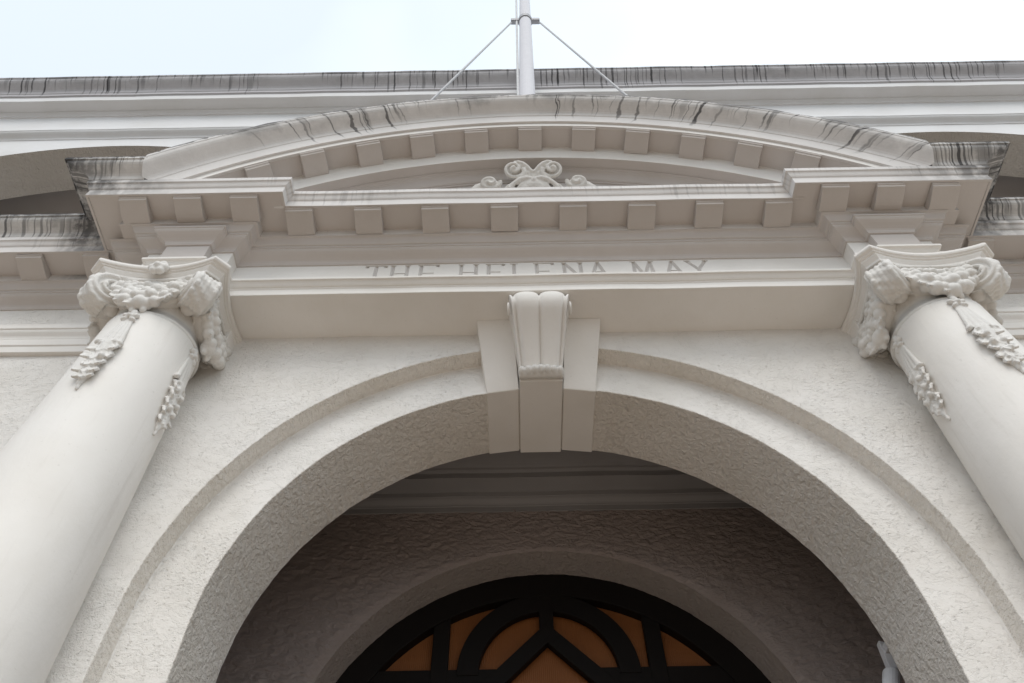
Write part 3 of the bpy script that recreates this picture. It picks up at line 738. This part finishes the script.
# ------------------------------------------------------------------ columns
CX, CYL, CAPY = 2.110, -.215, -.178
def volute(bm, cx, cy, ang):
    """corner scroll, ang = direction of the corner in plan"""
    u = Vector((math.cos(ang), math.sin(ang), 0)); v = Vector((0, 0, 1)); wv = u.cross(v)
    R = .112; c = Vector((cx, cy, 1.684))+u*.350
    prof = []
    for i in range(13):
        t = -1+2*i/12; prof.append((R*(.80+.22*t*t), t*.062))
    rings = []
    for r, h in prof: rings.append([bm.verts.new(c+u*r*math.cos(2*PI*k/32)+v*r*math.sin(2*PI*k/32)+wv*h) for k in range(32)])
    for a, b in zip(rings, rings[1:]):
        for k in range(32): bm.faces.new((a[k], a[(k+1) % 32], b[(k+1) % 32], b[k]))
    bm.faces.new(rings[0][::-1]); bm.faces.new(rings[-1])
    for s in (-1, 1):
        pts, rad = [], []
        for i in range(70):
            t = i/69; a = PI*.62-t*PI*4.3; r = R*(1.0-.86*t**.85)
            pts.append(c+u*r*math.cos(a)+v*r*math.sin(a)+wv*(s*(.064+.016*t))); rad.append(.0145-.006*t)
        tube(bm, pts, rad, 8)
        blob(bm, c+wv*s*.074, .020)
        # canal: a double band from the top of the scroll to the middle of the face
        for e in (0, 1):
            st = c+wv*s*.058+v*(R*(.97-.42*e))-u*.03*e
            q = wv*s                                             # face this side looks along: the axis nearest to wv*s
            face = Vector((math.copysign(1, q.x), 0, 0)) if abs((q+u).x) > abs((q+u).y) else Vector((0, math.copysign(1, q.y), 0))
            en = Vector((cx, cy, 0))+face*.285; en.z = 1.782-.040*e
            mid = (st+en)/2+v*(-.010-.02*e)
            tube(bm, [st*(1-t)**2+mid*2*t*(1-t)+en*t*t for t in [i/12 for i in range(13)]], .0135, 8)
        for q_ in range(3):                                     # acanthus sprig spreading over the face of the scroll
            leaf(bm, c-u*.085+wv*s*.060+v*(.02-.03*q_), -u*(1-.3*q_)+v*(.5-.6*q_), wv*s, .085, .026, .25)
        # buds of the sprig
        for q_ in range(5):
            blob(bm, c-u*(.06+.026*q_)+wv*s*(.056-.004*q_)+v*(-.005-.016*q_+.02*(q_ % 2)), (.026, .022, .018), Matrix.Rotation(.7*q_, 3, 'Z'))
        for q_ in range(3): blob(bm, c+wv*s*.070+u*(.045*math.cos(2.1*q_))+v*(.045*math.sin(2.1*q_)), (.022, .016, .016))
    # leaf wrapped over the back of the drum, with a midrib and turned edges
    for h, rr, rad in ((0, .93, .017), (-.026, .955, .013), (.026, .955, .013), (-.050, 1.0, .014), (.050, 1.0, .014)):
        pts = []
        for q in range(19):
            a = PI*.30-q*.15; d = u*math.cos(a)+v*math.sin(a); pts.append(c+d*(R*rr+.004*math.sin(q*1.9+h*60))+wv*h)
        tube(bm, pts, [rad*(.75+.35*math.sin(PI*q/18)+.12*math.sin(q*2.3+h*90)) for q in range(19)], 8)
    d = u*math.cos(-2.25)+v*math.sin(-2.25)
    for q in range(4): blob(bm, c+d*(R*.85-.01*q)-u*.018*q, (.040-.005*q, .040-.005*q, .030))
def festoon(bm, cx, cy, nx, ny, seed):
    """hanging swag of fruit on the face with outward normal (nx, ny)"""
    rnd = random.Random(seed); n = Vector((nx, ny, 0)); t = Vector((-ny, nx, 0)); c0 = Vector((cx, cy, 0))
    def mid(u): return 1.695-.125*(1-u*u)
    for i in range(9):                                          # big fruit along the bottom
        u = -.72+1.44*i/8+rnd.uniform(-.05, .05)
        r = rnd.uniform(.034, .045)*(1-.30*abs(u))
        blob(bm, c0+n*(.292+rnd.uniform(0, .022))+t*(u*.205)+Vector((0, 0, mid(u)-.045*(1-.5*abs(u))+rnd.uniform(-.012, .012))), (r*rnd.uniform(.95, 1.08), r*rnd.uniform(.95, 1.08), r), None, 3)
    for i in range(9):                                          # second row, sitting forward
        u = -.68+1.36*i/8+rnd.uniform(-.06, .06)
        r = rnd.uniform(.028, .040)*(1-.28*abs(u))
        blob(bm, c0+n*(.305+rnd.uniform(0, .020))+t*(u*.205)+Vector((0, 0, mid(u)+.015+rnd.uniform(-.01, .012))), r, None, 3)
    for i in range(9):                                          # third row tucked under the abacus
        u = -.80+1.6*i/8+rnd.uniform(-.05, .05); r = rnd.uniform(.026, .036)
        blob(bm, c0+n*(.288+rnd.uniform(0, .018))+t*(u*.205)+Vector((0, 0, mid(u)+.068+rnd.uniform(-.012, .012))), r, None, 3)
    for i in range(10):
        u = -.9+1.8*i/9; r = rnd.uniform(.020, .030)
        blob(bm, c0+n*(.272+rnd.uniform(0, .014))+t*(u*.20)+Vector((0, 0, mid(u)+.118+rnd.uniform(-.012, .010))), (r*1.25, r*1.25, r), None, 3)
    for i in range(9):
        u = -.85+1.7*i/8; r = rnd.uniform(.018, .026)
        blob(bm, c0+n*(.268+rnd.uniform(0, .014))+t*(u*.17)+Vector((0, 0, 1.738+rnd.uniform(-.014, .010))), (r*1.3, r*1.3, r), None, 3)
    for i in range(14):
        u = rnd.uniform(-1, 1); blob(bm, c0+n*.285+t*(u*.20)+Vector((0, 0, mid(u)+rnd.uniform(-.02, .10))), (.042, .034, .016), Matrix.Rotation(rnd.uniform(-.9, .9), 3, Vector((nx, ny, 0))))
    tube(bm, [c0+n*.255+t*(u*.21)+Vector((0, 0, mid(u)+.03)) for u in [-1+i/5 for i in range(11)]], .060, 10)
    for i in range(13):                                         # leaves breaking out between the fruit
        u = rnd.uniform(-.95, .95); sg = math.copysign(1, u); up_ = rnd.random() < .45
        d_ = t*sg*rnd.uniform(.3, 1.0)+Vector((0, 0, 1 if up_ else -1))*rnd.uniform(.3, 1.0)
        leaf(bm, c0+n*(.312 if not up_ else .300)+t*(u*.17)+Vector((0, 0, mid(u)+(.055 if up_ else -.025))), d_, n, rnd.uniform(.060, .085), rnd.uniform(.020, .028), rnd.uniform(.1, .35), .008)
    for s in (-1, 1):                                           # tapering tie ends
        for q in range(4): blob(bm, c0+n*(.280-.004*q)+t*s*(.185+.018*q)+Vector((0, 0, 1.672+.022*q)), .026-.003*q)
    for u, dz in ((-.1, -.085), (.16, -.080)): blob(bm, c0+n*.285+t*(u*.2)+Vector((0, 0, mid(u)+dz)), (.018, .018, .026))
def drop(bm, cx, cy, phi, seed):
    """ribbon and husk pendant lying on the shaft; phi plan angle of the outward normal"""
    rnd = random.Random(seed)
    n = Vector((math.cos(phi), math.sin(phi), 0)); t = Vector((-n.y, n.x, 0))
    def P(s, z, h):
        r = shaft_r(z)+h; a = s/r
        return Vector((cx, cy, z))+(n*math.cos(a)+t*math.sin(a))*r
    rot = lambda tilt: Matrix((t, n, Vector((0, 0, 1)))).transposed() @ Matrix.Rotation(tilt, 3, 'Y')
    el = lambda s, z, h, a, b, c, tilt=0: blob(bm, P(s, z, h), (a, b, c), rot(tilt), 3)
    el(.004, 1.452, .006, .018, .014, .030); el(-.026, 1.425, .010, .020, .016, .013, .5); el(.026, 1.418, .010, .021, .016, .014, -.6)   # knot
    el(0, 1.412, .018, .017, .016, .015); el(-.020, 1.392, .012, .020, .014, .012, -.5); el(.022, 1.386, .012, .020, .014, .012, .4)
    for k in range(4):                                          # flared, fluted ribbon
        s0, s1 = -.018+.012*k, -.045+.030*k
        tube(bm, [P(s0+(s1-s0)*i/10, 1.392-.215*i/10, .003+.008*i/10) for i in range(11)], [.008+.007*i/10 for i in range(11)], 8)
    for q in range(5):                                          # turned hem
        el(-.056+.028*q, 1.166+.012*math.cos(q*2.6), .018, .020, .018, .014, .35*(q-2)+rnd.uniform(-.3, .3))
    dn = Vector((0, 0, -1))
    tiers = ((1.150, .046, .100), (1.085, .050, .100), (1.020, .042, .090), (.962, .034, .082), (.912, .026, .070))
    for i, (z, wd, L) in enumerate(tiers):
        for sg in (-1, 1):
            an = sg*rnd.uniform(.45, .75); leaf(bm, P(sg*wd*.25, z+.010, .014), dn*math.cos(an)+t*math.sin(an), n, L*rnd.uniform(.85, 1.1), wd*.62, rnd.uniform(.18, .40))
        leaf(bm, P(rnd.uniform(-.006, .006), z-.004, .026), dn+t*rnd.uniform(-.25, .25), n, L*.95, wd*.60, rnd.uniform(.10, .28))
        if i in (0, 1, 2):
            for sg in (-1, 1):
                if rnd.random() < .7: el(sg*wd*.55+rnd.uniform(-.006, .006), z-.055, .036, .015, .016, .017)
    tube(bm, [P(0, 1.16-.30*i/8, .004) for i in range(9)], [.036-.022*(i/8)**1.4 for i in range(9)], 10)
    el(0, .852, .010, .012, .013, .026); el(.004, .822, .006, .008, .009, .022)
def shaft_r(z): return .2440-.0324*(z-1.5) if z > -1 else .325+.004*(z+1)
def column(sx, label):
    C = thing('column', label, 'column', (sx*CX, CYL, -3.3), 'columns flanking the arch'); C['kind'] = 'thing'
    ox, oy, oz = C.location
    def part(name, bm, mat, par=C, **k):
        bmesh.ops.translate(bm, verts=bm.verts[:], vec=(-ox, -oy, -oz)); return link(name, bm, mat, par, **k)
    cx = sx*CX
    bm = bmesh.new(); prof = [(.40, -2.92), (.42, -2.88), (.42, -2.84), (.36, -2.80), (.385, -2.76), (.37, -2.72)]
    prof += [(shaft_r(-2.7+(1.47+2.7)*i/30), -2.7+(1.47+2.7)*i/30) for i in range(31)]
    lathe(bm, prof+[(shaft_r(1.47), 1.475)], 96, (cx, CYL)); part('shaft', bm, M['column'], smooth=True)
    bm = bmesh.new(); box(bm, cx-.44, cx+.44, CYL-.44, CYL+.20, -3.3, -2.92); part('plinth', bm, M['smooth'], bevel=.01)
    CAP = part_empty('capital', C)
    bm = bmesh.new(); ar = [(.235, 1.470)]
    for i in range(9): a = -PI/2+PI*i/8; ar.append((.243+.011*math.cos(a), 1.488+.016*math.sin(a)))
    ar += [(.240, 1.506), (.240, 1.53)] + [(.240+.028*(i/8)**1.6, 1.53+.255*i/8) for i in range(9)] + [(.262, 1.80)]
    lathe(bm, ar, 72, (cx, CYL+.012)); part('bell', bm, M['carved'], CAP, smooth=True)
    # abacus: four concave sides with clipped corners
    bm = bmesh.new(); plan = []
    hw, ch, dip = .387, .318, .060
    base = []
    for i in range(13):
        t = -1+2*i/12; base.append((t*ch, -hw+dip*(1-t*t)))
    for k in range(4):
        a = k*PI/2
        plan += [(x*math.cos(a)-y*math.sin(a), x*math.sin(a)+y*math.cos(a)) for x, y in base]
    prof = [(.80, 1.792), (.865, 1.792), (.870, 1.806), (.915, 1.826), (.918, 1.836), (.950, 1.838), (.952, 1.845), (.985, 1.848), (1.0, 1.858), (1.0, 1.872), (.985, 1.8815), (.8, 1.8815)]
    rings = [[bm.verts.new((cx+x*k, CAPY+y*k, z)) for x, y in plan] for k, z in prof]; n = len(plan)
    for a, b in zip(rings, rings[1:]):
        for i in range(n): bm.faces.new((a[i], a[(i+1) % n], b[(i+1) % n], b[i]))
    bm.faces.new(rings[0][::-1]); bm.faces.new(rings[-1])
    part('abacus', bm, M['smooth'], CAP, bevel=.003)
    for k in range(4):
        bm = bmesh.new(); volute(bm, cx, CAPY, PI/4+k*PI/2); o = part('volute', bm, M['carved'], CAP, smooth=True); melt(o, .005, 1, .4)
    for k, (nx, ny) in enumerate(((0, -1), (-1, 0), (1, 0))):
        bm = bmesh.new(); festoon(bm, cx, CAPY-.0, nx, ny, 40+k+int(sx*3)); o = part('fruit_swag', bm, M['carved'], CAP, smooth=True); melt(o, .0045, 1, .25)
    bm = bmesh.new()
    if sx < 0:
        for k in range(6):
            a = k*PI/3; blob(bm, (cx+.034*math.cos(a), CAPY-.334, 1.842+.034*math.sin(a)), (.026, .024, .026))
        blob(bm, (cx, CAPY-.352, 1.842), .022)
        o = part('rosette', bm, M['carved'], CAP, smooth=True); melt(o, .006, 1)
    for phi, sd_ in ((-PI/2+(.0 if sx < 0 else -.10), 3), ((0 if sx < 0 else PI), 8)):
        bm = bmesh.new(); drop(bm, cx, CYL, phi, sd_+int(sx)); o = part('husk_pendant', bm, M['carved'], C, smooth=True); melt(o, .004, 1, .25)
    return C
column(-1, 'leftmost of the two smooth white columns, with a rosette on its swagged capital')
column(1, 'rightmost of the two smooth white columns, its swagged capital without a rosette')

# ------------------------------------------------------------------ flagpole
FP = thing('flagpole', 'pale grey flagpole rising above the pediment, held by two wire stays', 'flagpole', (-.02, -.3, 3.70))
def fpart(name, bm, mat, **k):
    bmesh.ops.translate(bm, verts=bm.verts[:], vec=(.02, .3, -3.70)); return link(name, bm, mat, FP, **k)
def px(z): return -.022+.0168*(z-3.7)
bm = bmesh.new(); tube(bm, [(px(3.7), -.3, 3.7), (px(8), -.3, 8), (px(12), -.3, 12)], [.078, .074, .066], 28); fpart('pole', bm, M['pole'], smooth=False)
bm = bmesh.new(); tube(bm, [(px(8.30), -.3, 8.30), (px(8.42), -.3, 8.42)], .088, 28)
for s in (-1, 1): box(bm, px(8.36)+s*.125-.055, px(8.36)+s*.125+.055, -.33, -.27, 8.31, 8.41)
fpart('collar', bm, M['collar'], bevel=.008)
for s in (-1, 1):
    bm = bmesh.new(); tube(bm, [(px(8.36)+s*.165, -.3, 8.34), (s*1.38+.01, -.3, 3.44)], .0115, 8); fpart('stay_wire', bm, M['wire'])
bm = bmesh.new(); tube(bm, [(-.098, -.31, 3.72), (-.079, -.31, 5.486), (-.039, -.31, 9.6), (-.018, -.31, 12)], .013, 8); fpart('halyard', bm, M['rope'])

# ------------------------------------------------------------------ security camera inside the arch
SC = thing('security_camera', 'small white security camera on a bracket inside the arch at its right side', 'camera', (1.588, .57, .30))
def spart(name, bm, mat, **k):
    bmesh.ops.translate(bm, verts=bm.verts[:], vec=(-1.60, -.57, -.30)); return link(name, bm, mat, SC, **k)
bm = bmesh.new()
hexa(bm, [(1.598, .80, .205), (1.64, .80, .20), (1.648, .80, .335), (1.604, .80, .352)], [(1.598, .84, .205), (1.64, .84, .20), (1.648, .84, .335), (1.604, .84, .352)])
box(bm, 1.61, 1.65, .563, .81, .28, .32); box(bm, 1.585, 1.675, .563, .578, .24, .36)
spart('bracket', bm, M['camera_shell'], bevel=.004)
bm = bmesh.new(); tube(bm, [(1.600, .80, .178), (1.596, .798, .170), (1.545, .775, .065)], [.030, .042, .042], 20); spart('housing', bm, M['camera_shell'], bevel=.004)
bm = bmesh.new(); tube(bm, [(1.5455, .775, .066), (1.543, .774, .061)], .031, 20); spart('lens', bm, M['lens'])
